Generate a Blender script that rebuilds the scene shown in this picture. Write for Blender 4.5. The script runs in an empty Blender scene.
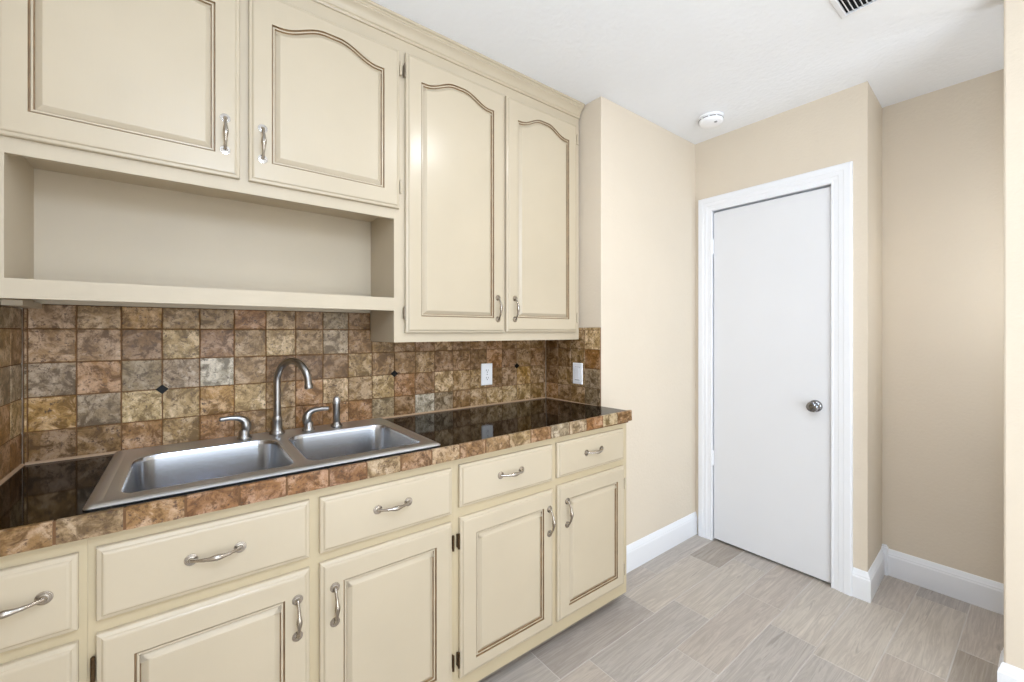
import bpy, bmesh, math, random
from mathutils import Vector, Matrix
random.seed(7)
scn = bpy.context.scene
COL = scn.collection
PI = math.pi

# ------------------------------------------------------------------ helpers
def lin(c):
    return tuple((x/255/12.92 if x/255 <= .04045 else ((x/255+.055)/1.055)**2.4) for x in c)

class MB:
    """collects shapes for ONE mesh"""
    def __init__(s): s.v=[]; s.f=[]; s.m=[]; s.c=[]
    def add(s, vs, fs, mat=0, col=None):
        o=len(s.v); s.v += [tuple(p) for p in vs]
        for f in fs:
            s.f.append(tuple(i+o for i in f)); s.m.append(mat); s.c.append(col)
    def box(s, x0,x1,y0,y1,z0,z1, mat=0, col=None):
        vs=[(x,y,z) for x in (x0,x1) for y in (y0,y1) for z in (z0,z1)]
        s.add(vs, [(0,1,3,2),(4,6,7,5),(0,4,5,1),(2,3,7,6),(0,2,6,4),(1,5,7,3)], mat, col)
    def loops(s, loops, mats=0, closed=True, cap0=False, cap1=False, cap_mat=None):
        n=len(loops[0]); vs=[p for l in loops for p in l]
        for k in range(len(loops)-1):
            m = mats[k] if isinstance(mats,(list,tuple)) else mats
            fs=[]
            for i in range(n if closed else n-1):
                j=(i+1)%n
                fs.append((k*n+i,k*n+j,(k+1)*n+j,(k+1)*n+i))
            if k==0: o=len(s.v); s.v += [tuple(p) for p in vs]
            for f in fs:
                s.f.append(tuple(i+o for i in f)); s.m.append(m); s.c.append(None)
        cm = cap_mat if cap_mat is not None else (mats[-1] if isinstance(mats,(list,tuple)) else mats)
        if cap0: s.f.append(tuple(o+i for i in range(n))[::-1]); s.m.append(cm if cap_mat is None else cm); s.c.append(None)
        if cap1: s.f.append(tuple(o+(len(loops)-1)*n+i for i in range(n))); s.m.append(cm); s.c.append(None)
    def lathe(s, prof, origin, axis='z', n=20, mat=0, cap0=True, cap1=True):
        """prof: (radius, height) pairs; axis: unit vector or letter"""
        ax={'x':Vector((1,0,0)),'y':Vector((0,1,0)),'z':Vector((0,0,1)),'-y':Vector((0,-1,0)),'-x':Vector((-1,0,0))}.get(axis, axis) if isinstance(axis,str) else Vector(axis).normalized()
        u=ax.orthogonal().normalized(); w=ax.cross(u); o=Vector(origin)
        ls=[[o+ax*h+(u*math.cos(2*PI*i/n)+w*math.sin(2*PI*i/n))*max(r,1e-5) for i in range(n)] for r,h in prof]
        s.loops(ls, mat, True, cap0, cap1)
    def tube(s, pts, radii, n=14, mat=0, squash=None):
        pts=[Vector(p) for p in pts]; ls=[]; up=None
        for i,p in enumerate(pts):
            t=(pts[min(i+1,len(pts)-1)]-pts[max(i-1,0)]).normalized()
            if up is None: up=t.orthogonal().normalized()
            up=(up-t*up.dot(t)).normalized(); w=t.cross(up)
            r=radii[i] if isinstance(radii,(list,tuple)) else radii
            ls.append([p+(up*math.cos(2*PI*k/n)+w*math.sin(2*PI*k/n))*r for k in range(n)])
        s.loops(ls, mat, True, True, True)
    def build(s, name, mats, parent=None, smooth=None, bevel=0, merge=True, attr=None, recalc=True):
        me=bpy.data.meshes.new(name); me.from_pydata(s.v,[],s.f); me.validate(verbose=False)
        if not isinstance(mats,(list,tuple)): mats=[mats]
        for m in mats: me.materials.append(m)
        if len(me.polygons)==len(s.m):
            for p,m in zip(me.polygons,s.m): p.material_index=m
        if attr:
            a=me.attributes.new(attr,'FLOAT_COLOR','CORNER')
            for p,c in zip(me.polygons,s.c):
                for li in p.loop_indices: a.data[li].color=c if c else (0.5,0.5,0.5,0)
        bm=bmesh.new(); bm.from_mesh(me)
        if merge: bmesh.ops.remove_doubles(bm,verts=bm.verts,dist=2e-5)
        if recalc: bmesh.ops.recalc_face_normals(bm,faces=bm.faces)
        bm.to_mesh(me); bm.free()
        if smooth:
            me.shade_smooth(); me.set_sharp_from_angle(angle=math.radians(smooth))
        o=bpy.data.objects.new(name,me); COL.objects.link(o)
        if parent: o.parent=parent
        if bevel:
            b=o.modifiers.new('edge','BEVEL'); b.width=bevel; b.segments=2; b.limit_method='ANGLE'; b.angle_limit=math.radians(40)
            b.harden_normals=False
        return o

def tag(o,label=None,cat=None,group=None,kind=None):
    if label: o['label']=label
    if cat: o['category']=cat
    if group: o['group']=group
    if kind: o['kind']=kind
    return o
def empty(name,loc,label,cat,group=None,kind=None):
    o=bpy.data.objects.new(name,None); COL.objects.link(o); o.empty_display_size=.1
    o.location=loc; return tag(o,label,cat,group,kind)
def under(o,parent):
    """parent while keeping world coordinates (parents here are only translated)"""
    o.parent=parent; o.location=o.location-parent.location if False else Vector(o.location)
    return o
class At:
    """part builder: shapes are given in room coordinates, the parent sits at loc"""
def part(mb,name,mats,parent,off,**k):
    mb.v=[(x-off[0],y-off[1],z-off[2]) for x,y,z in mb.v]
    return mb.build(name,mats,parent,**k)

# ------------------------------------------------------------------ materials
def new_mat(name):
    m=bpy.data.materials.new(name); m.use_nodes=True
    nt=m.node_tree; b=nt.nodes['Principled BSDF']; return m,nt,b
def N(nt,t,**k):
    n=nt.nodes.new(t)
    for a,v in k.items(): setattr(n,a,v)
    return n
def noise(nt,scale,detail=4,rough=.55,coord=None,dim='3D'):
    n=N(nt,'ShaderNodeTexNoise'); n.inputs['Scale'].default_value=scale; n.inputs['Detail'].default_value=detail; n.inputs['Roughness'].default_value=rough
    if coord is not None: nt.links.new(coord,n.inputs['Vector'])
    return n
def ramp(nt,src,stops):
    r=N(nt,'ShaderNodeValToRGB'); e=r.color_ramp.elements
    while len(e)<len(stops): e.new(.5)
    for el,(p,c) in zip(e,stops): el.position=p; el.color=(*c,1) if len(c)==3 else c
    nt.links.new(src,r.inputs['Fac']); return r
def mixc(nt,a,b,fac,mode='MIX'):
    n=N(nt,'ShaderNodeMix',data_type='RGBA',blend_type=mode)
    for sock,v in ((n.inputs[6],a),(n.inputs[7],b),(n.inputs[0],fac)):
        if hasattr(v,'links') or isinstance(v,bpy.types.NodeSocket): nt.links.new(v,sock)
        elif isinstance(v,(int,float)): sock.default_value=v
        else: sock.default_value=(*v,1)
    return n.outputs[2]
def bump(nt,b,src,strength,dist=.002):
    n=N(nt,'ShaderNodeBump'); n.inputs['Strength'].default_value=strength; n.inputs['Distance'].default_value=dist
    nt.links.new(src,n.inputs['Height']); nt.links.new(n.outputs[0],b.inputs['Normal'])
def simple(name,col,rough=.5,metal=0,var=.04,vscale=6,bscale=0,bstr=0,bdist=.001,spec=None,coat=0):
    m,nt,b=new_mat(name); c=lin(col) if max(col)>1 else col
    tc=N(nt,'ShaderNodeTexCoord'); co=tc.outputs['Object']
    ns=noise(nt,vscale,3,.5,co)
    r=ramp(nt,ns.outputs['Fac'],[(.3,tuple(x*(1-var) for x in c)),(.7,tuple(min(1,x*(1+var)) for x in c))])
    nt.links.new(r.outputs[0],b.inputs['Base Color'])
    b.inputs['Roughness'].default_value=rough; b.inputs['Metallic'].default_value=metal
    if spec is not None: b.inputs['Specular IOR Level'].default_value=spec
    if coat: b.inputs['Coat Weight'].default_value=coat; b.inputs['Coat Roughness'].default_value=.15
    if bstr: bump(nt,b,noise(nt,bscale,3,.5,co).outputs['Fac'],bstr,bdist)
    return m

M={}
M['wall']=simple('wall_paint',(220,207,188),.75,0,.015,3,70,.6,.002,.3)
M['ceiling']=simple('ceiling_paint',(242,243,245),.85,0,.012,3,45,.8,.003,.2)
M['trim']=simple('white_trim_paint',(238,239,242),.38,0,.01,4)
M['door']=simple('white_door_paint',(227,227,229),.45,0,.012,2.5,140,.05,.0005)
M['plastic']=simple('white_plastic',(250,250,252),.35,0,.01,5)
M['plastic_grey']=simple('grey_plastic',(150,150,152),.5,0,.02,5)
M['black']=simple('black_duct',(10,10,10),.8,0,.1,5)
M['dark']=simple('dark_slot',(45,42,40),.7,0,.1,5)
M['glaze']=simple('brown_glaze',(138,112,80),.5,0,.25,30)
M['toe']=simple('toe_kick_paint',(120,98,70),.6,0,.08,10)
M['caulk']=simple('tan_caulk',(176,146,116),.6,0,.06,30)
M['grout']=simple('brown_grout',(112,80,50),.85,0,.12,40)
M['diamond']=simple('black_glass_tile',(6,6,6),.35,0,.2,30,spec=.15)
M['nickel']=simple('satin_nickel',(176,168,157),.27,1,.05,80)
M['steel_dark']=simple('brushed_faucet_steel',(158,156,154),.28,1,.05,60)
M['brass']=simple('aged_brass',(96,78,58),.4,1,.25,90)
M['pewter']=simple('pewter_hinge',(150,140,126),.35,1,.2,90)
M['knob']=simple('chrome_knob',(128,128,130),.14,1,.05,20)

def cream(name,rough,paint=(196,182,158)):
    m,nt,b=new_mat(name); tc=N(nt,'ShaderNodeTexCoord'); co=tc.outputs['Object']
    ns=noise(nt,4,3,.5,co); c=lin(paint)
    r=ramp(nt,ns.outputs['Fac'],[(.3,tuple(x*.965 for x in c)),(.7,tuple(x*1.02 for x in c))])
    nt.links.new(r.outputs[0],b.inputs['Base Color']); b.inputs['Roughness'].default_value=rough
    mp=N(nt,'ShaderNodeMapping'); mp.inputs['Scale'].default_value=(90,90,9); nt.links.new(co,mp.inputs['Vector'])
    bump(nt,b,noise(nt,1.5,4,.6,mp.outputs[0]).outputs['Fac'],.12,.0008)
    return m
M['cream']=cream('cream_cabinet_paint',.25); M['cream_case']=cream('cream_case_paint',.5); M['cream_frame']=cream('cream_frame_shade_and_glaze',.4,(196,180,148))  # base frame: yellowed glaze plus shade under the counter, mixed into the colour

def travertine(rough=.45):
    m,nt,b=new_mat('travertine')
    at=N(nt,'ShaderNodeAttribute',attribute_name='tint'); tc=N(nt,'ShaderNodeTexCoord')
    off=N(nt,'ShaderNodeVectorMath',operation='MULTIPLY_ADD')          # every tile cut from another piece of stone
    nt.links.new(at.outputs['Alpha'],off.inputs[0]); off.inputs[1].default_value=(37,53,71); nt.links.new(tc.outputs['Object'],off.inputs[2])
    co=off.outputs[0]
    cloud=noise(nt,13,6,.62,co); cloud.inputs['Distortion'].default_value=1.1
    patch=noise(nt,24,7,.70,co); patch.inputs['Distortion'].default_value=.7
    mid=noise(nt,60,6,.72,co); fine=noise(nt,88,5,.68,co)
    vein=noise(nt,15,5,.6,co); vein.inputs['Distortion'].default_value=2.0
    def hs(h,sa,va):
        n=N(nt,'ShaderNodeHueSaturation'); nt.links.new(at.outputs['Color'],n.inputs['Color']); n.inputs['Hue'].default_value=h; n.inputs['Saturation'].default_value=sa; n.inputs['Value'].default_value=va; return n.outputs[0]
    c=mixc(nt,at.outputs['Color'],hs(.5,.78,1.55),ramp(nt,cloud.outputs['Fac'],[(.46,(0,0,0)),(.58,(.9,.9,.9))]).outputs[0])
    c=mixc(nt,c,hs(.496,1.18,.42),ramp(nt,patch.outputs['Fac'],[(.40,(1,1,1)),(.515,(0,0,0))]).outputs[0])
    c=mixc(nt,c,hs(.502,.68,1.85),ramp(nt,patch.outputs['Fac'],[(.55,(0,0,0)),(.66,(.85,.85,.85))]).outputs[0])
    c=mixc(nt,c,hs(.497,1.15,.42),ramp(nt,mid.outputs['Fac'],[(.38,(.9,.9,.9)),(.47,(0,0,0))]).outputs[0])
    c=mixc(nt,c,lin((74,48,28)),ramp(nt,fine.outputs['Fac'],[(.35,(.9,.9,.9)),(.43,(0,0,0))]).outputs[0])
    d=N(nt,'ShaderNodeMath',operation='SUBTRACT'); nt.links.new(vein.outputs['Fac'],d.inputs[0]); d.inputs[1].default_value=.5
    ab=N(nt,'ShaderNodeMath',operation='ABSOLUTE'); nt.links.new(d.outputs[0],ab.inputs[0])
    c=mixc(nt,c,lin((100,72,46)),ramp(nt,ab.outputs[0],[(.0,(.5,.5,.5)),(.012,(0,0,0))]).outputs[0])
    nt.links.new(c,b.inputs['Base Color']); b.inputs['Roughness'].default_value=rough
    bump(nt,b,mid.outputs['Fac'],.3,.003)
    return m
M['trav']=travertine()

def granite():
    m,nt,b=new_mat('black_brown_granite'); tc=N(nt,'ShaderNodeTexCoord'); co=tc.outputs['Object']
    sp=noise(nt,160,4,.7,co); r=ramp(nt,sp.outputs['Fac'],[(.5,lin((4,3,3))),(.72,lin((24,17,11)))])
    # hairline joints between 305 mm slabs
    sx=N(nt,'ShaderNodeSeparateXYZ'); nt.links.new(co,sx.inputs[0])
    a=N(nt,'ShaderNodeMath',operation='ADD'); nt.links.new(sx.outputs[0],a.inputs[0]); a.inputs[1].default_value=.176+.305*4
    fr=N(nt,'ShaderNodeMath',operation='PINGPONG'); nt.links.new(a.outputs[0],fr.inputs[0]); fr.inputs[1].default_value=.1525
    lt=N(nt,'ShaderNodeMath',operation='LESS_THAN'); nt.links.new(fr.outputs[0],lt.inputs[0]); lt.inputs[1].default_value=.0007
    c=mixc(nt,r.outputs[0],lin((92,80,66)),lt.outputs[0]); nt.links.new(c,b.inputs['Base Color'])
    b.inputs['Roughness'].default_value=.06; b.inputs['Specular IOR Level'].default_value=.12
    return m
M['granite']=granite()

def stainless(name,rough,c=(212,214,217)):
    m,nt,b=new_mat(name)
    b.inputs['Metallic'].default_value=1; b.inputs['Base Color'].default_value=(*lin(c),1)
    b.inputs['Roughness'].default_value=rough
    return m
M['steel']=stainless('brushed_stainless',.36); M['bowl']=stainless('stainless_bowl',.22,(192,195,200))

def planks():
    m,nt,b=new_mat('wood_look_plank_tile'); at=N(nt,'ShaderNodeAttribute',attribute_name='tint'); tc=N(nt,'ShaderNodeTexCoord')
    off=N(nt,'ShaderNodeVectorMath',operation='MULTIPLY_ADD'); nt.links.new(at.outputs['Alpha'],off.inputs[0]); off.inputs[1].default_value=(17,29,41); nt.links.new(tc.outputs['Object'],off.inputs[2])
    mp=N(nt,'ShaderNodeMapping'); mp.inputs['Scale'].default_value=(1.3,20,1); nt.links.new(off.outputs[0],mp.inputs['Vector'])
    g=noise(nt,1.6,5,.6,mp.outputs[0]); g.inputs['Distortion'].default_value=1.3
    mp2=N(nt,'ShaderNodeMapping'); mp2.inputs['Scale'].default_value=(4,70,1); nt.links.new(off.outputs[0],mp2.inputs['Vector'])
    g2=noise(nt,1.2,4,.65,mp2.outputs[0])
    r1=ramp(nt,g.outputs['Fac'],[(.30,(.60,.59,.58)),(.43,(1,1,1)),(.53,(.76,.75,.745)),(.68,(1.1,1.1,1.1))])
    r2=ramp(nt,g2.outputs['Fac'],[(.3,(.86,.86,.86)),(.65,(1.06,1.06,1.06))])
    c=mixc(nt,at.outputs['Color'],r1.outputs[0],.85,'MULTIPLY'); c=mixc(nt,c,r2.outputs[0],.6,'MULTIPLY')
    nt.links.new(c,b.inputs['Base Color']); b.inputs['Roughness'].default_value=.42
    bump(nt,b,g2.outputs['Fac'],.12,.001)
    return m
M['plank']=planks()
M['fgrout']=simple('floor_grout',(198,192,186),.85,0,.04,20)

# ------------------------------------------------------------------ room dimensions (metres)
YR2 = .580                                         # the return runs slightly out of square
XL, XR, XD, XN = -.376, 1.688, 2.6115, 2.987      # left tile face, right return, door wall, alcove wall
YB, YW, YR = 1.846, 1.433, .561                   # backsplash face, right wall face, end of door wall
ZC = 2.517
YS = -2.6

def struct(mb,name,mats,**k):
    o=mb.build(name,mats,**k); o['kind']='structure'; return o

# floor: plank tiles 610 x 178 laid along X
fl=MB(); random.seed(3)
joint={-1:2.2,0:2.51,1:2.25,2:2.01,3:2.065,4:1.598,5:1.27,6:1.72,7:1.4}
tints=[(190,179,168),(177,168,160),(197,187,175),(184,176,168),(172,161,149),(191,182,173)]
x_lo,x_hi=-.5,3.1
for r in range(-17,10):
    y0=.252+.1775*(r-1); y1=y0+.1775
    j=joint.get(r, random.uniform(0,.6)); xs=j-.608*math.ceil((j-x_lo)/.608)
    while xs<x_hi:
        a=max(xs,x_lo)+.0015; bq=min(xs+.608,x_hi)-.0015
        if bq-a>.01 and y1>-2.7 and y0<1.95:
            c=lin(random.choice(tints)); col=(*c,random.random())
            ya,yb=max(y0,-2.7)+.0016,min(y1,1.95)-.0016
            e=.0012
            top=[(a+e,ya+e,0),(bq-e,ya+e,0),(bq-e,yb-e,0),(a+e,yb-e,0)]; low=[(a,ya,-.0016),(bq,ya,-.0016),(bq,yb,-.0016),(a,yb,-.0016)]
            fl.add(top+low,[(0,1,2,3),(0,4,5,1),(1,5,6,2),(2,6,7,3),(3,7,4,0)],0,col)
        xs+=.608
fl.box(x_lo,x_hi,-2.7,1.95,-.06,-.0012,1)
struct(fl,'floor',[M['plank'],M['fgrout']],attr='tint',merge=False,recalc=False)

c=MB(); c.box(-.5,3.1,-2.7,1.95,ZC,ZC+.06); struct(c,'ceiling',M['ceiling'])
w=MB(); w.box(-.5,1.69,1.856,1.95,0,ZC); struct(w,'wall_back',M['wall'])
w=MB(); w.box(-.5,-.386,-2.7,1.856,0,ZC); struct(w,'wall_left',M['wall'])
w=MB(); w.box(1.69,3.1,YW,1.95,0,ZC); struct(w,'wall_right',M['wall'],bevel=.004)
w=MB()                                                                   # closet wall with the door opening
w.box(XD,XD+.14,1.342,YW,0,ZC); w.box(XD,XD+.14,.69,1.342,2.07,ZC); w.add([(x,y,z) for z in (0,ZC) for x,y in ((XD,YR),(XN,YR2),(XN,.69),(XD,.69))],[(3,2,1,0),(4,5,6,7),(0,1,5,4),(1,2,6,5),(2,3,7,6),(3,0,4,7)]); w.box(XD+.13,XD+.14,.69,1.342,0,2.07)
struct(w,'wall_closet',M['wall'])
w=MB(); w.box(XN,3.1,-1.4,YW,0,ZC); struct(w,'wall_alcove',M['wall'])
w=MB(); w.box(2.28,2.40,-2.6,.115,0,ZC); struct(w,'wall_hall',M['wall'],bevel=.006)
w=MB(); w.box(2.40,3.1,-1.5,-1.4,0,ZC); struct(w,'wall_passage',M['wall'])
w=MB(); w.box(-.5,-.25,-2.7,-2.6,0,ZC); w.box(1.75,3.1,-2.7,-2.6,0,ZC); w.box(-.25,1.75,-2.7,-2.6,2.15,ZC); w.box(-.25,1.75,-2.7,-2.6,0,.08); struct(w,'wall_front',M['wall'])

# baseboards
BP=[(0,0),(.013,0),(.014,.004),(.014,.104),(.0115,.110),(.0115,.116),(.008,.122),(.006,.133),(.003,.139),(0,.14)]
def sweep_base(path,name):
    """path runs with the room on its right-hand side"""
    P=[Vector((x,y)) for x,y in path]; ls=[]
    nrm=[]
    for a,b in zip(P,P[1:]):
        d=(b-a).normalized(); nrm.append(Vector((d.y,-d.x)))
    for i,p in enumerate(P):
        if i==0: n=nrm[0]
        elif i==len(P)-1: n=nrm[-1]
        else:
            n=nrm[i-1]+nrm[i]; n=n/(n.dot(nrm[i]))
        ls.append([(p.x+n.x*d,p.y+n.y*d,z) for d,z in BP])
    mb=MB(); mb.loops(ls,0,True,True,True); return struct(mb,name,M['trim'],smooth=20)
sweep_base([(1.692,YW),(XD,YW)],'baseboard_right')
sweep_base([(XD,.617),(XD,YR),(XN,YR2),(XN,-1.4)],'baseboard_alcove')
m=MB(); m.box(XN-.026,XN-.0005,YR2-.0265,YR2-.0015,.0005,.150); m.box(XN-.021,XN-.0005,YR2-.0215,YR2-.0015,.150,.157)
struct(m,'trim_2',M['trim'],bevel=.002,merge=False)
sweep_base([(2.40,.115),(2.28,.115),(2.28,-2.6)],'baseboard_hall')

# ------------------------------------------------------------------ door, jamb and casing
prof=[(0,0),(0,.010),(.003,.0125),(.010,.0125),(.013,.0105),(.030,.0125),(.034,.015),(.052,.016),(.056,.0185),(.080,.0195),(.086,.017),(.088,.012),(.088,0)]
yi0,yi1,zt=.705,1.319,2.058
tr=MB()
tr.loops([[(XD-h,yi0-d,0) for d,h in prof],[(XD-h,yi0-d,zt+d) for d,h in prof],[(XD-h,yi1+d,zt+d) for d,h in prof],[(XD-h,yi1+d,0) for d,h in prof]],0,True,True,True)
tr.box(XD-.002,XD+.12,.69,yi0-.003,0,zt+.003); tr.box(XD-.002,XD+.12,yi1+.003,1.342,0,zt+.003); tr.box(XD-.002,XD+.12,.69,1.342,zt+.003,2.07)
tr.box(XD+.045,XD+.058,yi0-.003,yi0+.012,0,zt); tr.box(XD+.045,XD+.058,yi1-.012,yi1+.003,0,zt); tr.box(XD+.045,XD+.058,yi0,yi1,zt-.012,zt+.003)
struct(tr,'trim_1',M['trim'],smooth=8,merge=False)

d=MB(); d.box(XD+.006,XD+.040,.710,1.3165,.013,2.048)
door=struct(d,'door_1',M['door'],bevel=.0015)
tag(door,'flat white slab door in white casing at the end of the room','door')
k=MB()
k.lathe([(.031,0),(.031,.003),(.027,.008),(.014,.011),(.0115,.016),(.0115,.026),(.018,.032),(.0255,.038),(.0275,.047),(.0255,.056),(.018,.061),(.008,.0625)],(XD+.006,.776,.914),'-x',24)
k.build('door_knob',M['knob'],door,smooth=40)['label']='round chrome knob'
for z in (1.835,.515):
    h=MB(); h.lathe([(.0035,-.047),(.0055,-.045),(.0055,.045),(.0035,.047)],(XD-.001,1.3180,z),'z',12)
    h.build('hinge',M['trim'],door,smooth=40)

# ------------------------------------------------------------------ cabinetry
def door_mesh(x0,x1,z0,z1,y,inset=(.063,.063,.066,.098),arch=0,thick=.019,panel=True):
    """raised-panel door front, face at y, room coordinates; material 1 is the glaze rubbed into the grooves"""
    mb=MB(); l,r,bt,tp=inset
    if not panel:
        ring=lambda d,h:[(x0+d,y-h,z0+d),(x1-d,y-h,z0+d),(x1-d,y-h,z1-d),(x0+d,y-h,z1-d)]
        mb.loops([ring(0,-thick),ring(0,-.009),ring(.002,-.0065),(ring(.009,-.0045)),ring(.0105,-.0022),ring(.0125,-.0006),ring(.016,0)],0,True,True,True); return mb
    px0,px1,pz0=x0+l,x1-r,z0+bt; pz1=z1-tp        # pz1: height of the shoulders
    nb,ns,na=6,8,32
    pts=[]; out=[]
    for i in range(nb): t=i/nb; pts.append((px0+(px1-px0)*t,pz0)); out.append((x0+(x1-x0)*t,z0))
    for i in range(ns): t=i/ns; pts.append((px1,pz0+(pz1-pz0)*t)); out.append((x1,z0+(z1-z0)*t))
    for i in range(na):
        t=i/na; u=abs(1-2*t); hh=1-u; s=min(1,max(0,(hh-.12)/.76)); pts.append((px1+(px0-px1)*t,pz1+arch*(.5-.5*math.cos(PI*s)))); out.append((x1+(x0-x1)*t,z1))
    for i in range(ns): t=i/ns; pts.append((px0,pz1+(pz0-pz1)*t)); out.append((x0,z1+(z0-z1)*t))
    n=len(pts)
    def off(P,d):
        q=[]
        for i in range(n):
            a,b,cc=Vector(P[i-1]),Vector(P[i]),Vector(P[(i+1)%n])
            e1=(b-a).normalized(); e2=(cc-b).normalized(); n1=Vector((-e1.y,e1.x)); n2=Vector((-e2.y,e2.x)); m=(n1+n2); m=m/max(.5,m.dot(n1))
            q.append((b.x+m.x*d,b.y+m.y*d))
        return q
    cx,cz=(x0+x1)/2,(z0+z1)/2
    def outer(d,h):
        return [(min(max(x,x0+d),x1-d),y-h,min(max(z,z0+d),z1-d)) for x,z in out]
    L=[outer(0,-thick),outer(0,-.009),outer(.002,-.0065),outer(.009,-.0045),outer(.0105,-.0022),outer(.0125,-.0006),outer(.016,0)]
    mats=[0]*6
    for dd,h,m in ((0,0,0),(.0006,-.0062,1),(.0034,-.0064,1),(.0046,-.0034,0),(.0088,-.0032,0),(.0096,-.0086,1),(.0112,-.0088,1),(.0124,-.0080,0),(.0225,-.0012,0),(.0245,0,0),(.0262,.0004,0)):
        L.append([(p[0],y-h*-1*-1,p[1]) for p in off(pts,dd)]); mats.append(m)
    mb.loops(L,mats,True,True,True,cap_mat=0); return mb

def pull_mesh():
    """bow pull, 100 mm between rosettes, standing along Z, bowing to -Y"""
    mb=MB()
    for s in (-1,1):
        mb.lathe([(.0128,0),(.0138,.0010),(.0134,.0020),(.0114,.0022),(.0110,.0034),(.0094,.0035),(.0090,.0046),(.0062,.0050),(.0048,.0085)],(0,0,.049*s),'-y',18)
    pts=[];rad=[]
    for i in range(29):
        s=-1+2*i/28; a=abs(s)
        pts.append((0,-.007-.0195*(1-a**2.2),.049*s)); rad.append(.0036+.0038*math.exp(-(s/.32)**2)+.0009*math.exp(-((a-.52)/.06)**2)+.0008*(a**8))
    mb.tube(pts,rad,12); return mb
_pm=pull_mesh().build('pull',M['nickel'],smooth=50); PULL=_pm.data; bpy.data.objects.remove(_pm)
def pull(parent,off,x,y,z,horizontal=False):
    o=bpy.data.objects.new('pull',PULL); COL.objects.link(o); o.parent=parent
    o.location=(x-off[0],y-off[1],z-off[2])
    if horizontal: o.rotation_euler=(0,PI/2,0)
    o['label']='satin nickel bow pull'
def hinge(parent,off,x,y,z,mat,side):
    """barrel beside the door edge, leaf on the face frame; side +1: frame lies towards +X"""
    mb=MB(); mb.lathe([(.002,-.027),(.0042,-.026),(.0042,-.009),(.0036,-.0085),(.0042,-.008),(.0042,.008),(.0036,.0085),(.0042,.009),(.0042,.026),(.002,.027)],(x,y,z),'z',10)
    mb.box(x-.0035 if side<0 else x-.001, x+.001 if side<0 else x+.0035, y+.003,y+.0135,z-.022,z+.022)
    part(mb,'hinge',mat,parent,off,smooth=40)

def add_door(cab,loc,x0,x1,z0,z1,y,px,pz,hx,hzs,side,hm,arch=0,inset=(.063,.063,.066,.098)):
    o=part(door_mesh(x0,x1,z0,z1,y,inset,arch),'door',[M['cream'],M['glaze']],cab,loc,smooth=5)
    pull(o,loc,px,y,pz)
    for hz in hzs: hinge(o,loc,hx,y+.006,hz,hm,side)
def sx(x): return x+.010*max(0,x)/1.65
def add_drawer(cab,loc,x0,x1,z0,z1,y,pz):
    o=part(door_mesh(x0,x1,z0,z1,y,panel=False),'drawer',[M['cream']],cab,loc,smooth=5)
    pull(o,loc,(x0+x1)/2,y,pz,True)

# ---- wall cabinets
UF, UD = 1.582, 1.561          # face frame, door faces
# short cabinet over an open shelf
loc=(.134,1.70,1.386)
cab=empty('wall_cabinet',loc,'short cream wall cabinet with two arched doors over an open shelf, above the sink','cabinet','wall cabinets over the counter')
b=MB()
b.box(-.375,-.352,UF,YB-.001,1.386,2.46)                                   # left side
b.box(-.352,.642,YB-.007,YB-.001,1.386,2.46)                               # back
b.box(-.352,.642,UF+.018,YB-.007,1.783,1.80); b.box(-.352,.642,UF+.018,YB-.007,2.44,2.46)
b.box(-.352,.642,UF+.018,YB-.007,1.404,1.424)                              # shelf board
b.box(-.352,.643,UF,UF+.018,1.386,1.436)                                   # shelf lip
b.box(-.352,.643,UF,UF+.018,1.744,1.80); b.box(-.352,.643,UF,UF+.018,2.385,2.46)
b.box(.122,.172,UF,UF+.018,1.80,2.385); b.box(.628,.643,UF+.001,UF+.018,1.80,2.385)
b.box(-.375,-.337,1.66,YB-.001,1.372,1.386)
part(b,'carcass',M['cream_case'],cab,loc,merge=False)
add_door(cab,loc,-.366,.135,1.783,2.40,UD,.0965,1.909,-.3725,(2.33,1.87),-1,M['cream'],arch=.046,inset=(.057,.063,.066,.098))
add_door(cab,loc,.159,.660,1.783,2.40,UD,.1965,1.906,.6645,(2.33,1.87),1,M['cream'],arch=.046)
# tall cabinet
loc=(1.166,1.70,1.262)
cab=empty('wall_cabinet',loc,'tall cream wall cabinet with two long arched doors, beside the plain wall return','cabinet','wall cabinets over the counter')
b=MB()
b.box(.643,.661,UF+.018,YB-.001,1.262,2.46); b.box(1.664,1.681,UF+.018,YB-.001,1.262,2.46)
b.box(.661,1.664,YB-.007,YB-.001,1.262,2.46); b.box(.661,1.664,UF+.018,YB-.007,1.28,1.298); b.box(.661,1.664,UF+.018,YB-.007,2.44,2.46)
b.box(.661,1.664,UF+.03,YB-.007,1.85,1.868)
b.box(.643,.703,UF,UF+.018,1.262,2.46); b.box(1.152,1.198,UF,UF+.018,1.312,2.385); b.box(1.632,1.681,UF,UF+.018,1.262,2.46)
b.box(.703,1.632,UF,UF+.018,1.262,1.312); b.box(.703,1.632,UF,UF+.018,2.385,2.46)
part(b,'carcass',M['cream_case'],cab,loc,merge=False)
add_door(cab,loc,.686,1.169,1.299,2.403,UD,1.127,1.409,.6815,(2.33,1.377),-1,M['pewter'],arch=.044)
add_door(cab,loc,1.181,1.650,1.303,2.403,UD,1.226,1.411,1.6545,(2.33,1.377),1,M['cream'],arch=.044)
# crown moulding along the top of both
cp=[(.02,2.452),(-.007,2.452),(-.009,2.456),(-.007,2.462),(-.011,2.465),(-.013,2.474),(-.019,2.484),(-.030,2.491),(-.033,2.493),(-.033,2.498),(-.037,2.501),(-.037,2.505),(-.044,2.508),(-.045,2.512),(-.044,2.5165),(.02,2.5165)]
m=MB(); m.loops([[(x,UF+a,z) for a,z in cp] for x in (-.3755,1.681)],0,True,True,True)
tag(m.build('crown_moulding',M['cream'],smooth=35),'cream stepped crown moulding running between wall cabinets and ceiling','moulding')

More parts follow.
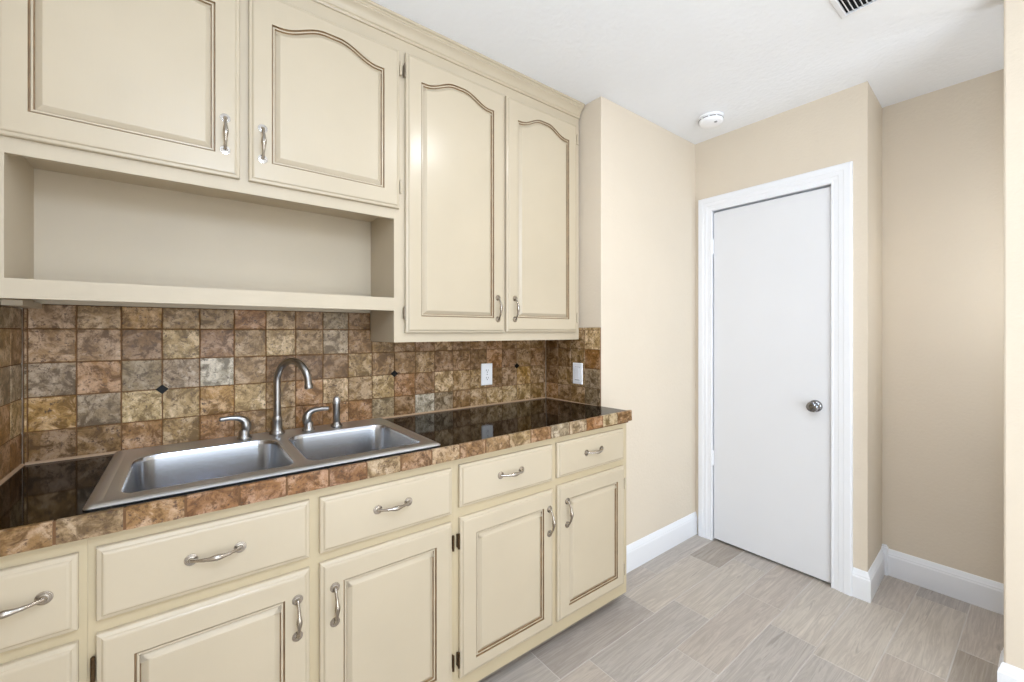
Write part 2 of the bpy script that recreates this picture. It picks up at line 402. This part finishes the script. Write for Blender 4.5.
# ---- base cabinets
BF, BD = 1.275, 1.256
def base_body(x0,x1,frames,loc,cab,dz=0):
    b=MB(); zb,ztop=.046,.866+dz
    b.box(x0,x0+.016,BF+.018,YB-.002,zb,ztop); b.box(x1-.016,x1,BF+.018,YB-.002,zb,ztop)
    b.box(x0+.016,x1-.016,YB-.01,YB-.002,zb,ztop); b.box(x0+.016,x1-.016,BF+.018,YB-.01,zb,zb+.016)
    for fx0,fx1,fz0,fz1 in frames: b.box(fx0,fx1,BF,BF+.018,fz0,fz1)
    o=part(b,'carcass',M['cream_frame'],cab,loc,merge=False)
    t=MB(); t.box(x0+.001,x1-.001 if x1<1.6 else 1.672,1.350,1.366,0,zb); part(t,'toe_kick',M['toe'],cab,loc)
ISB=(.062,.062,.050,.064)
x0,x1=XL+.001,-.166; loc=((x0+x1)/2,1.55,0)
cab=empty('base_cabinet',loc,'narrow cream base cabinet holding a stack of drawers, in the tiled corner','cabinet','base cabinets under the counter')
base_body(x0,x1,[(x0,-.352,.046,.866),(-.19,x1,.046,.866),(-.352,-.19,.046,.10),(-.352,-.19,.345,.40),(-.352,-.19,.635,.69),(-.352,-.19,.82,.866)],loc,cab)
add_drawer(cab,loc,sx(-.372),sx(-.179),.674,.835,BD,.764); add_drawer(cab,loc,sx(-.372),sx(-.179),.385,.648,BD,.545); add_drawer(cab,loc,sx(-.372),sx(-.179),.10,.36,BD,.255)
x0,x1=-.1655,.730; loc=((x0+x1)/2,1.55,0)
cab=empty('base_cabinet',loc,'wide cream base cabinet under the sink with two doors and two drawer fronts','cabinet','base cabinets under the counter')
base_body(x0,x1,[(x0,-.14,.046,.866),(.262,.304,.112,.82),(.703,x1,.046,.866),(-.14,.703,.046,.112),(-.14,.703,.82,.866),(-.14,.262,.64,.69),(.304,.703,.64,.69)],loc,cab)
add_drawer(cab,loc,sx(-.152),sx(.270),.680,.838,BD,.763); add_drawer(cab,loc,sx(.296),sx(.715),.680,.837,BD,.766)
add_door(cab,loc,sx(-.152),sx(.270),.100,.651,BD,sx(.238),.530,sx(-.1565),(.58,.17),-1,M['brass'],0,ISB)
add_door(cab,loc,sx(.296),sx(.715),.100,.653,BD,sx(.334),.528,sx(.7195),(.58,.17),1,M['brass'],0,ISB)
x0,x1=.7305,1.687; loc=((x0+x1)/2,1.55,0)
cab=empty('base_cabinet',loc,'cream base cabinet at the open end of the counter with two doors and two drawers','cabinet','base cabinets under the counter')
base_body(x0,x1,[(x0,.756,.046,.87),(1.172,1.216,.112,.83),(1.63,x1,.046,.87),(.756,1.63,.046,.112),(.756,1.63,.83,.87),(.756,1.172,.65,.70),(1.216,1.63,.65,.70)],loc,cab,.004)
add_drawer(cab,loc,sx(.7445),sx(1.181),.694,.842,BD,.774); add_drawer(cab,loc,sx(1.207),sx(1.640),.697,.843,BD,.776)
add_door(cab,loc,sx(.746),sx(1.182),.102,.659,BD,sx(1.157),.537,sx(.7415),(.58,.17),-1,M['brass'],0,(.062,.054,.050,.064))
add_door(cab,loc,sx(1.208),sx(1.644),.102,.666,BD,sx(1.258),.545,sx(1.6485),(.58,.17),1,M['cream'],0,(.062,.056,.050,.064))

# ------------------------------------------------------------------ countertop with tile edge
CF=1.252
def tilt(x): return .010*max(0,(x-.72)/.97)          # the front edge runs very slightly up to the right
loc=(.656,1.55,.866)
ct=empty('countertop',loc,'glossy black granite countertop edged with travertine tiles, running along the cabinets','countertop')
g=MB()
sx0,sx1,sy0,sy1=-.150,.662,1.325,1.825               # cut-out under the sink
xs=[XL,sx0,sx1,.75,1.0,1.35,XR]
def gv(x,y,z): return (x,y,z+tilt(x)*(YB-y)/(YB-CF))
for a,bb in zip(xs,xs[1:]):
    ys=[(CF+.006,YB)] if not (a>=sx0 and bb<=sx1) else [(CF+.006,sy0),(sy1,YB)]
    for ya,yb in ys:
        vs=[gv(x,y,z) for x in (a,bb) for y in (ya,yb) for z in (.896,.914)]
        g.add(vs,[(0,1,3,2),(4,6,7,5),(0,4,5,1),(2,3,7,6),(0,2,6,4),(1,5,7,3)])
part(g,'granite_top',M['granite'],ct,loc)
random.seed(11)
EDGE=[(139, 105, 62), (147, 120, 84), (147, 109, 63), (139, 96, 53), (141, 96, 51), (143, 99, 55), (135, 94, 55), (151, 124, 86), (137, 100, 60), (149, 118, 77), (141, 105, 65), (147, 115, 76), (153, 126, 86), (139, 102, 62), (155, 137, 109), (151, 128, 95), (147, 103, 60), (157, 133, 90), (149, 113, 72), (147, 111, 70)]
e=MB(); k0=XL
edges=[XL]+[-.318+.1062*i for i in range(0,19)]+[XR+.012]
for i,(a,bb) in enumerate(zip(edges,edges[1:])):
    if bb-a<.01: continue
    col=(*lin(EDGE[max(0,i-1)%len(EDGE)]),random.random())
    a2,b2=a+.0026,bb-.0026
    if i==len(edges)-2: b2=bb
    t0,t1=tilt(a),tilt(bb); c_=.002
    zt0,zb0=.916,.866
    vs=[]
    for (x,t) in ((a2,t0),(b2,t1)):
        for y,z in ((CF+.012,zt0),(CF+.003,zt0),(CF,zt0-.003),(CF,zb0+.001),(CF+.012,zb0+.001)): vs.append((x,y,z+t))
    e.add(vs,[(0,1,6,5),(1,2,7,6),(2,3,8,7),(3,4,9,8),(4,0,5,9),(0,4,3,2,1),(5,6,7,8,9)],0,col)
e2=MB()
for a,bb in ((XL,.72),(.72,XR)):
    vs=[(x,y,z+tilt(x)) for x in (a,bb) for y in (CF+.0015,CF+.0115) for z in (.8675,.9145)]
    e.add(vs,[(0,1,3,2),(4,6,7,5),(0,4,5,1),(2,3,7,6),(0,2,6,4),(1,5,7,3)],1)
part(e,'edge_tiles',[M['trav'],M['grout']],ct,loc,attr='tint',merge=False)['label']='row of travertine edge tiles'
# backing strip that carries the edge tiles
s=MB(); s.box(XL,XR,CF+.0125,BF-.001,.867,.8955); part(s,'build_up',M['grout'],ct,loc)

# ------------------------------------------------------------------ tile backsplashes
PAL={'P':(154,119,78),'T':(156,122,76),'G':(146,123,90),'L':(178,147,98),'Y':(166,125,62),'B':(136,100,56),'W':(178,163,138),'O':(152,108,58)}
ROWS=[(1.312,1.3855),(1.2105,1.312),(1.109,1.2105),(1.0075,1.109),(.9145,1.0075)]
MAP=["PTYTTOTBGBTTTTTTTTTTT",
     "TPBLBTLTGBTBBTBBOBTBB",
     "GOGGWTBBBTTTTBBBOBBBB",
     "YGLLYLTOLTLOBLTTBPYPP",
     "BBOTOTTOOOGBWGTTLLLTT"]
def jit(c,s=9):
    d=random.uniform(-s,s); return tuple(max(20,min(250,v+d+random.uniform(-1.5,1.5))) for v in c)
def tile(mb,P,U,V,Nn,u0,u1,v0,v1,col,g=.0014,th=.0065,bv=.0016):
    P,U,V,Nn=map(Vector,(P,U,V,Nn)); 
    def q(u,v,h): return P+U*u+V*v+Nn*h
    a,b_,c_,d_=u0+g,u1-g,v0+g,v1-g
    rings=[[q(a,c_,-th),q(b_,c_,-th),q(b_,d_,-th),q(a,d_,-th)],[q(a,c_,-bv),q(b_,c_,-bv),q(b_,d_,-bv),q(a,d_,-bv)],
           [q(a+bv,c_+bv,0),q(b_-bv,c_+bv,0),q(b_-bv,d_-bv,0),q(a+bv,d_-bv,0)]]
    vs=[p for r in rings for p in r]; fs=[(8,9,10,11)]
    for k in (0,1):
        for i in range(4): j=(i+1)%4; fs.append((k*4+i,k*4+j,k*4+4+j,k*4+4+i))
    mb.add(vs,fs,0,col)
random.seed(5)
loc=(.656,1.85,.914)
bs=empty('tile_backsplash',loc,'travertine tile backsplash on the long wall behind sink and faucet, with black diamond insets','backsplash')
t=MB(); gx=[-.3745,-.3665]+[-.265+.1017*i for i in range(0,20)]+[1.681]
for r,(z0,z1) in enumerate(ROWS):
    for i,(a,bb) in enumerate(zip(gx,gx[1:])):
        zz=z1
        if r==0 and a>.64: continue
        if r==0 and bb>.641: bb=.6415
        if r==1 and a>=.64: zz=1.2605
        key=MAP[r][max(0,min(20,i-1))]
        tile(t,(0,YB,0),(1,0,0),(0,0,1),(0,-1,0),a,bb,z0,zz,(*lin(jit(PAL[key])),random.random()))
part(t,'tile_field',[M['trav']],bs,loc,attr='tint',merge=False)
g=MB(); g.box(-.3755,.6425,YB+.0022,1.8555,.9142,1.3855); g.box(.6425,1.6815,YB+.0022,1.8555,.9142,1.2605); part(g,'grout',M['grout'],bs,loc)
for x,z in ((-.0616,1.1095),(.752,1.1130),(1.4635,1.113)):
    q=MB(); r_=.0175
    ring=lambda rr,y:[(x-rr,y,z),(x,y,z-rr*.92),(x+rr,y,z),(x,y,z+rr*.92)]
    q.loops([ring(r_,YB+.001),ring(r_,YB-.0010),ring(r_-.0015,YB-.0018)],0,True,True,True)
    part(q,'diamond_inset',M['diamond'],bs,loc)['label']='black diamond tile'
c_=MB(); cpf=[(.0,.9142),(-.006,.9142),(-.0045,.9185),(0,.921)]
c_.loops([[(x,YB+a,z) for a,z in cpf] for x in (XL+.006,1.676)],0,True,True,True); part(c_,'caulk_line',M['caulk'],bs,loc)
def side_splash(X,nx,y_end,top,key,label,cat_rows,y_start):
    loc=(X,(y_start+y_end)/2,.914)
    s=empty('tile_backsplash',loc,label,'backsplash')
    t=MB(); ys=[y_start]
    while ys[-1]-.1017>y_end+.012: ys.append(ys[-1]-.1017)
    ys.append(y_end)
    rows=[(max(1.312,0),top)]+ROWS[1:] if top>1.318 else ROWS[1:]
    for r,(z0,z1) in enumerate(rows):
        rr=r+(5-len(rows))
        if rr==1 and len(rows)==4: z1=top
        for i,(a,bb) in enumerate(zip(ys,ys[1:])):
            kk=cat_rows[rr][min(i,len(cat_rows[rr])-1)]
            tile(t,(X,0,0),(0,-1 if nx<0 else 1,0),(0,0,1),(nx,0,0),(-a if nx<0 else bb),(-bb if nx<0 else a),z0,z1,(*lin(jit(PAL[kk])),random.random()))
    part(t,'tile_field',[M['trav']],s,loc,attr='tint',merge=False)
    g=MB(); ya,yb=min(y_end,y_start)+.001,y_start
    if nx<0: g.box(X+.0022,X+.0075,ya,yb,.9142,top-.001)
    else: g.box(X-.0095,X-.0022,ya,yb,.9142,top-.001)
    part(g,'grout',M['grout'],s,loc)
    c=MB(); c.loops([[(X+nx*-a,y,z) for a,z in cpf] for y in (ya+.001,YB-.006)],0,True,True,True); part(c,'caulk_line',M['caulk'],s,loc)
side_splash(1.682,-1,1.434,1.327,'r','short travertine tile backsplash on the wall return at the far end of the counter',["TTLLL","BTTLL","BBTOO","BTLGG","OPTGG"],YB-.0005)
side_splash(XL,1,1.10,1.3715,'l','travertine tile backsplash on the side wall left of the sink',["GGGGG","TTTTT","GGGGG","LOLOT","OOTOO"],YB-.0005)

# ------------------------------------------------------------------ outlets
def outlet(name,loc,label,nx):
    o=empty(name,loc,label,'outlet')
    def P(u,v,h):     # u across, v up, h out of the wall
        return (u,-h,v) if nx is None else (-h,-u,v)
    def plate(mb,u0,u1,v0,v1,h0,h1,bv):
        r=lambda d,h:[P(u0+d,v0+d,h),P(u1-d,v0+d,h),P(u1-d,v1-d,h),P(u0+d,v1-d,h)]
        mb.loops([r(0,h0),r(0,h1-bv),r(bv,h1)],0,True,True,True)
    m=MB(); plate(m,-.035,.035,-.057,.057,.0002,.006,.003); m.build('cover_plate',M['plastic'],o)
    if nx is None:
        for v in (.0195,-.0195):
            m=MB(); m.loops([[P(.0165*math.cos(a)*(1 if abs(math.cos(a))<.8 else .95),v+.0142*math.sin(a),h) for a in [2*PI*i/20 for i in range(20)]] for h in (.0055,.0072)],0,True,True,True)
            rc=m.build('receptacle',M['plastic'],o)
            m=MB()
            for u in (-.006,.006):
                r=lambda h:[P(u-.0011,v-.002,h),P(u+.0011,v-.002,h),P(u+.0011,v+.0065,h),P(u-.0011,v+.0065,h)]
                m.loops([r(.007),r(.0075)],0,True,True,True)
            m.loops([[P(.0026*math.cos(a),v-.0075+.0026*math.sin(a),h) for a in [2*PI*i/10 for i in range(10)]] for h in (.007,.0075)],0,True,True,True)
            m.build('slots',M['dark'],rc)
        m=MB(); m.lathe([(.003,0),(.003,.001),(.0015,.0015)],(0,-.006,0),'-y',10); m.build('screw',M['plastic_grey'],o)
    else:
        m=MB(); plate(m,-.0165,.0165,-.0335,.0335,.0055,.0085,.0012); rk=m.build('rocker',M['plastic'],o)
        m=MB(); plate(m,-.0185,.0185,-.0355,.0355,.0056,.0063,.0002); m.build('rocker_gap',M['plastic_grey'],o)
    return o
outlet('wall_outlet',(1.259,YB-.0002,1.079),'white duplex wall outlet on the backsplash under the tall cabinet',None)
outlet('light_switch',(1.6818,1.588,1.078),'white rocker switch plate on the tiled wall return at the counter end',1)['category']='switch'

# ------------------------------------------------------------------ sink
def rrect(x0,x1,y0,y1,radii,z,k=7):
    """counter-clockwise rounded rectangle; radii for corners (x1,y0),(x1,y1),(x0,y1),(x0,y0)"""
    pts=[]
    for (cx,cy,a0),r in zip(((x1,y0,-90),(x1,y1,0),(x0,y1,90),(x0,y0,180)),radii):
        ox=cx-r if cx==x1 else cx+r; oy=cy-r if cy==y1 else cy+r
        for i in range(k+1):
            a=math.radians(a0+90*i/k); pts.append((ox+r*math.cos(a),oy+r*math.sin(a),z))
    return pts
SX0,SX1,SY0,SY1,ZD=-.177,.692,1.285,1.838,.9240
loc=((SX0+SX1)/2,(SY0+SY1)/2,.914)
sk=empty('kitchen_sink',loc,'stainless steel double bowl drop-in sink set into the black counter','sink')
full=lambda d,z:rrect(SX0+d,SX1-d,SY0+d,SY1-d,[max(.003,.013-d*.3)]*4,z)
rim=MB(); rim.loops([full(.001,.9146),full(0,.9172),full(.003,.9200),full(.008,.9232),full(.014,.9250),full(.021,.9252),full(.027,.9244),full(.030,.9226),full(.033,.9226),full(.036,.9240),full(.05,ZD-.0006)],0)
xm=.270
bowls=[(-.124,.254,SX0+.03,xm),(.286,.655,xm,SX1-.03)]
for i,(bx0,bx1,hx0,hx1) in enumerate(bowls):
    by0,by1=1.322,1.718; R=.062
    hole=lambda d,z:rrect(bx0+d,bx1-d,by0+d,by1-d,[max(.02,R-d)]*4,z)
    o_=rrect(hx0,hx1,SY0+.03,SY1-.03,[.0]*4,ZD)
    zdip=lambda pts:[(x,y,z) for x,y,z in pts]
    rim.loops([o_,hole(-.006,ZD),hole(-.002,ZD-.0004),hole(.002,ZD-.003)],0)
part(rim,'rim_and_deck',M['steel'],sk,loc,smooth=40)
for i,(bx0,bx1,hx0,hx1) in enumerate(bowls):
    by0,by1=1.322,1.718; R=.062
    hole=lambda d,z:rrect(bx0+d,bx1-d,by0+d,by1-d,[max(.02,R-d)]*4,z)
    cx,cy=(bx0+bx1)/2,(by0+by1)/2+.03
    base=hole(.05,0); ang=[math.atan2(p[1]-cy,p[0]-cx) for p in base]
    cir=lambda r,z:[(cx+r*math.cos(a),cy+r*math.sin(a),z) for a in ang]
    bw=MB(); bw.loops([hole(.002,ZD-.003),hole(.0045,ZD-.008),hole(.006,ZD-.016),hole(.016,.775),hole(.021,.757),hole(.032,.744),hole(.05,.738),cir(.058,.735),cir(.045,.733),cir(.042,.726)],0,True,False,True)
    bo=part(bw,'bowl',M['bowl'],sk,loc,smooth=45)
    st=MB(); st.lathe([(.041,0),(.040,.0015),(.03,.001),(.012,.0008),(.011,.008),(.004,.0095)],(cx,cy,.7262),'z',20); part(st,'drain_strainer',M['steel_dark'],bo,loc,smooth=40)

# faucet: gooseneck spout and two levers on one deck
FY=1.782; FX=.271; ZB=.9252
loc=(FX,FY,ZB)
fa=empty('faucet',loc,'brushed steel gooseneck faucet with two lever handles behind the double sink','faucet')
m=MB(); m.lathe([(.026,0),(.026,.004),(.0225,.009),(.0185,.014),(.0175,.020),(.0165,.045),(.0172,.050),(.0172,.056),(.0150,.062),(.0128,.066)],(FX,FY,ZB),'z',24)
part(m,'spout_base',M['steel_dark'],fa,loc,smooth=40)
m=MB(); dx,dy=.078,-.135; D=math.hypot(dx,dy); R=D/2; ux,uy=dx/D,dy/D
zc=1.116; pts=[(FX,FY,ZB+.060)]; rad=[.0122]
for i in range(1,6): pts.append((FX,FY,ZB+.060+(zc-ZB-.060)*i/6)); rad.append(.0122)
for i in range(0,25):
    a=PI-(PI*.97)*i/24; s=R+R*math.cos(a); pts.append((FX+ux*s,FY+uy*s,zc+R*math.sin(a)*1.03)); rad.append(.0122)
p1=Vector(pts[-1]); p2=Vector(pts[-2]); dd=(p1-p2).normalized()
for t_,r_ in ((.008,.0123),(.010,.0138),(.024,.0145),(.0255,.0135),(.026,.011)): pts.append(tuple(p1+dd*t_)); rad.append(r_)
m.tube(pts,rad,18); part(m,'spout',M['steel_dark'],fa,loc,smooth=40)
def lever(x,y,sgn):
    hb=MB(); hb.lathe([(.023,0),(.023,.004),(.019,.009),(.0165,.013),(.0165,.026),(.0150,.030)],(x,y,ZB),'z',20)
    h=part(hb,'handle_base',M['steel_dark'],fa,loc,smooth=40)
    l=MB(); P=[];Rr=[]
    ctrl=[(.004,.026,.0150),(.006,.042,.0158),(.0035,.056,.0148),(-.006,.068,.0122),(-.022,.0745,.0098),(-.042,.0765,.0082),(-.060,.0755,.0076),(-.070,.0750,.0078),(-.0735,.0748,.0050)]
    n=len(ctrl)
    for i in range(n-1):
        p0,p1,p2,p3=[Vector(ctrl[max(0,min(n-1,i+q))]) for q in (-1,0,1,2)]
        for s in range(4):
            t=s/4; v=.5*((2*p1)+(p2-p0)*t+(2*p0-5*p1+4*p2-p3)*t*t+(3*p1-p0-3*p2+p3)*t**3)
            P.append((x+sgn*-v.x if sgn>0 else x+v.x, y-.004*abs(v.x)*10, ZB+v.y)); Rr.append(v.z)
    v=ctrl[-1]; P.append((x+(-sgn*v[0] if sgn>0 else v[0]),y-.004*.7,ZB+v[1])); Rr.append(.003)
    l.tube(P,Rr,14); lo=part(l,'lever',M['steel_dark'],fa,loc,smooth=50)
lever(.165,1.768,-1); lever(.376,1.768,1)
loc=(.479,1.768,ZB)
sp=empty('side_sprayer',loc,'slim upright steel side sprayer standing at the end of the faucet row','sprayer')
m=MB(); m.lathe([(.0225,0),(.0225,.003),(.019,.008),(.0150,.013),(.0145,.017)],loc,'z',20); part(m,'holder',M['steel_dark'],sp,loc,smooth=40)
m=MB(); m.lathe([(.0118,.014),(.0125,.02),(.0128,.07),(.0138,.085),(.0138,.092)],loc,'z',20); part(m,'body',M['steel_dark'],sp,loc,smooth=40)
m=MB(); m.lathe([(.0142,.092),(.0146,.098),(.0146,.104),(.0125,.113),(.008,.119),(.003,.121)],loc,'z',20); part(m,'spray_head',M['steel'],sp,loc,smooth=40)

# ------------------------------------------------------------------ ceiling fittings
loc=(2.352,1.199,ZC)
sd=empty('smoke_detector',loc,'round white smoke detector on the ceiling near the closet door','smoke detector')
m=MB(); m.lathe([(.067,0),(.067,-.010),(.062,-.011),(.062,-.0185)],loc,'z',40); part(m,'base_ring',M['plastic'],sd,loc,smooth=40)
m=MB(); m.lathe([(.058,-.0150),(.058,-.0186)],loc,'z',40); part(m,'vent_gap',M['dark'],sd,loc,smooth=40)
m=MB(); m.lathe([(.0635,-.0195),(.0635,-.027),(.060,-.034),(.050,-.039),(.030,-.041),(.010,-.0415)],loc,'z',40); part(m,'cover',M['plastic'],sd,loc,smooth=30)
m=MB()
for k in range(10):
    a=2*PI*k/10; ca,sa=math.cos(a),math.sin(a)
    aa=[a-.25+.5*q/6 for q in range(7)]
    m.loops([[(loc[0]+r*math.cos(t),loc[1]+r*math.sin(t),z) for t in aa] for r,z in ((.0630,ZC-.0158),(.0642,ZC-.0158),(.0642,ZC-.0195),(.0630,ZC-.0195))],0,False)
part(m,'slot_ring',M['dark'],sd,loc)
m=MB(); m.lathe([(.008,0),(.008,-.003),(.005,-.004)],(loc[0]-.012,loc[1]-.034,ZC-.0395),'z',14); part(m,'test_button',M['plastic_grey'],sd,loc,smooth=30)

vx0,vx1,vy0,vy1=1.70,2.008,.16,.510
loc=((vx0+vx1)/2,(vy0+vy1)/2,ZC)
cv=empty('ceiling_vent',loc,'white louvred air vent set in the ceiling','vent')
m=MB(); r=lambda d,z:[(vx0+d,vy0+d,z),(vx1-d,vy0+d,z),(vx1-d,vy1-d,z),(vx0+d,vy1-d,z)]
m.loops([r(0,ZC),r(0,ZC-.003),r(.004,ZC-.007),(r(.018,ZC-.010)),r(.020,ZC-.009),r(.020,ZC-.001)],0); part(m,'frame',M['trim'],cv,loc)
m=MB(); m.box(vx0+.019,vx1-.019,vy0+.019,vy1-.019,ZC-.0012,ZC-.0004); part(m,'duct_opening',M['black'],cv,loc)
m=MB(); y=vy0+.0275
while y<vy1-.024:
    m.add([(vx0+.021,y,ZC-.0095),(vx1-.021,y,ZC-.0095),(vx1-.021,y+.0046,ZC-.0025),(vx0+.021,y+.0046,ZC-.0025),
           (vx0+.021,y+.0016,ZC-.0100),(vx1-.021,y+.0016,ZC-.0100),(vx1-.021,y+.0062,ZC-.0030),(vx0+.021,y+.0062,ZC-.0030)],
          [(0,1,2,3),(4,7,6,5),(0,4,5,1),(3,2,6,7),(0,3,7,4),(1,5,6,2)]); y+=.0138
part(m,'louvres',M['trim'],cv,loc)

# what the parts of the room itself look like
for n,l,c in (('floor','grey wood-look plank tile floor laid along the cabinets','floor'),('ceiling','smooth white textured ceiling over the whole room','ceiling'),
    ('wall_back','beige wall behind the cabinets and the backsplash','wall'),('wall_left','beige side wall at the tiled corner by the sink','wall'),
    ('wall_right','beige wall running on from the counter end to the closet corner','wall'),('wall_closet','beige wall holding the white closet door','wall'),
    ('wall_alcove','beige wall at the back of the recess beside the closet','wall'),('wall_hall','pale wall end close by at the edge of the room','wall'),
    ('wall_passage','beige end wall of the passage behind the hall wall','wall'),('wall_front','beige wall with the wide opening facing the cabinets','wall'),
    ('baseboard_right','white baseboard from the base cabinets to the closet corner','baseboard'),('baseboard_alcove','white baseboard turning from the closet corner into the recess','baseboard'),
    ('baseboard_hall','white baseboard around the near wall end','baseboard'),('trim_2','small white corner block where the baseboards meet in the recess','trim'),('trim_1','white moulded casing and jamb around the closet door','trim')):
    tag(bpy.data.objects[n],l,c)

# ------------------------------------------------------------------ lights
def area(name,loc,size,energy,col,target=None,rot=None,shape='DISK',size_y=None):
    L=bpy.data.lights.new(name,'AREA'); L.shape=shape; L.size=size
    if size_y: L.size_y=size_y
    L.energy=energy; L.color=col
    o=bpy.data.objects.new(name,L); COL.objects.link(o); o.location=loc
    if target: o.rotation_euler=(Vector(target)-Vector(loc)).to_track_quat('-Z','Y').to_euler()
    elif rot: o.rotation_euler=rot
    return o
def bulb(name,loc,r,energy,col):
    L=bpy.data.lights.new(name,'POINT'); L.shadow_soft_size=r; L.energy=energy; L.color=col
    o=bpy.data.objects.new(name,L); COL.objects.link(o); o.location=loc; return o
area('window_daylight',(.75,-2.55,1.15),2.0,25,(.83,.91,1),target=(.75,1,1.15),shape='RECTANGLE',size_y=2.1)
L=bpy.data.lights.new('sun','SUN'); L.energy=12; L.angle=.02; L.color=(.79,.88,1); o=bpy.data.objects.new('sun',L); COL.objects.link(o)
o.rotation_euler=Vector((.45,1.0,-.86)).to_track_quat('-Z','Y').to_euler()
area('overhead_light',(1.2,.55,2.49),.17,6,(.95,.97,1),target=(1.2,.55,0))  # ceiling lamp above the view, mirrored in the tall cabinet door
bulb('overhead_light',(.16,-.06,2.02),.17,35,(.62,.77,1))  # bounced camera flash, added as broad fill; no fitting hangs here
area('side_daylight_fill',(-.37,-1.8,1.15),1.1,56,(.72,.86,1),target=(2,-1.5,1.15),shape='RECTANGLE',size_y=1.2)  # added side fill for unseen daylight from the left; no window is built
bulb('passage_fill',(2.55,-.26,1.55),.1,9,(.80,.89,1))  # added fill behind the hall wall to brighten the recess; no fitting there
W=bpy.data.worlds.new('World'); scn.world=W; W.use_nodes=True
bg=W.node_tree.nodes['Background']; bg.inputs[0].default_value=(.83,.91,1,1); bg.inputs[1].default_value=2.1

# ------------------------------------------------------------------ camera
cd=bpy.data.cameras.new('camera'); cam=bpy.data.objects.new('camera',cd); COL.objects.link(cam)
cd.sensor_width=36; cd.lens=421.859/1024*36; cd.shift_y=-9.08/1024; cd.clip_start=.01
cam.location=(0,0,1.3027); cam.rotation_euler=(PI/2,0,-.65886)
scn.camera=cam
scn.view_settings.view_transform='Standard'; scn.view_settings.look='None'; scn.view_settings.exposure=0.1; scn.view_settings.gamma=1
scn.view_settings.use_curve_mapping=False
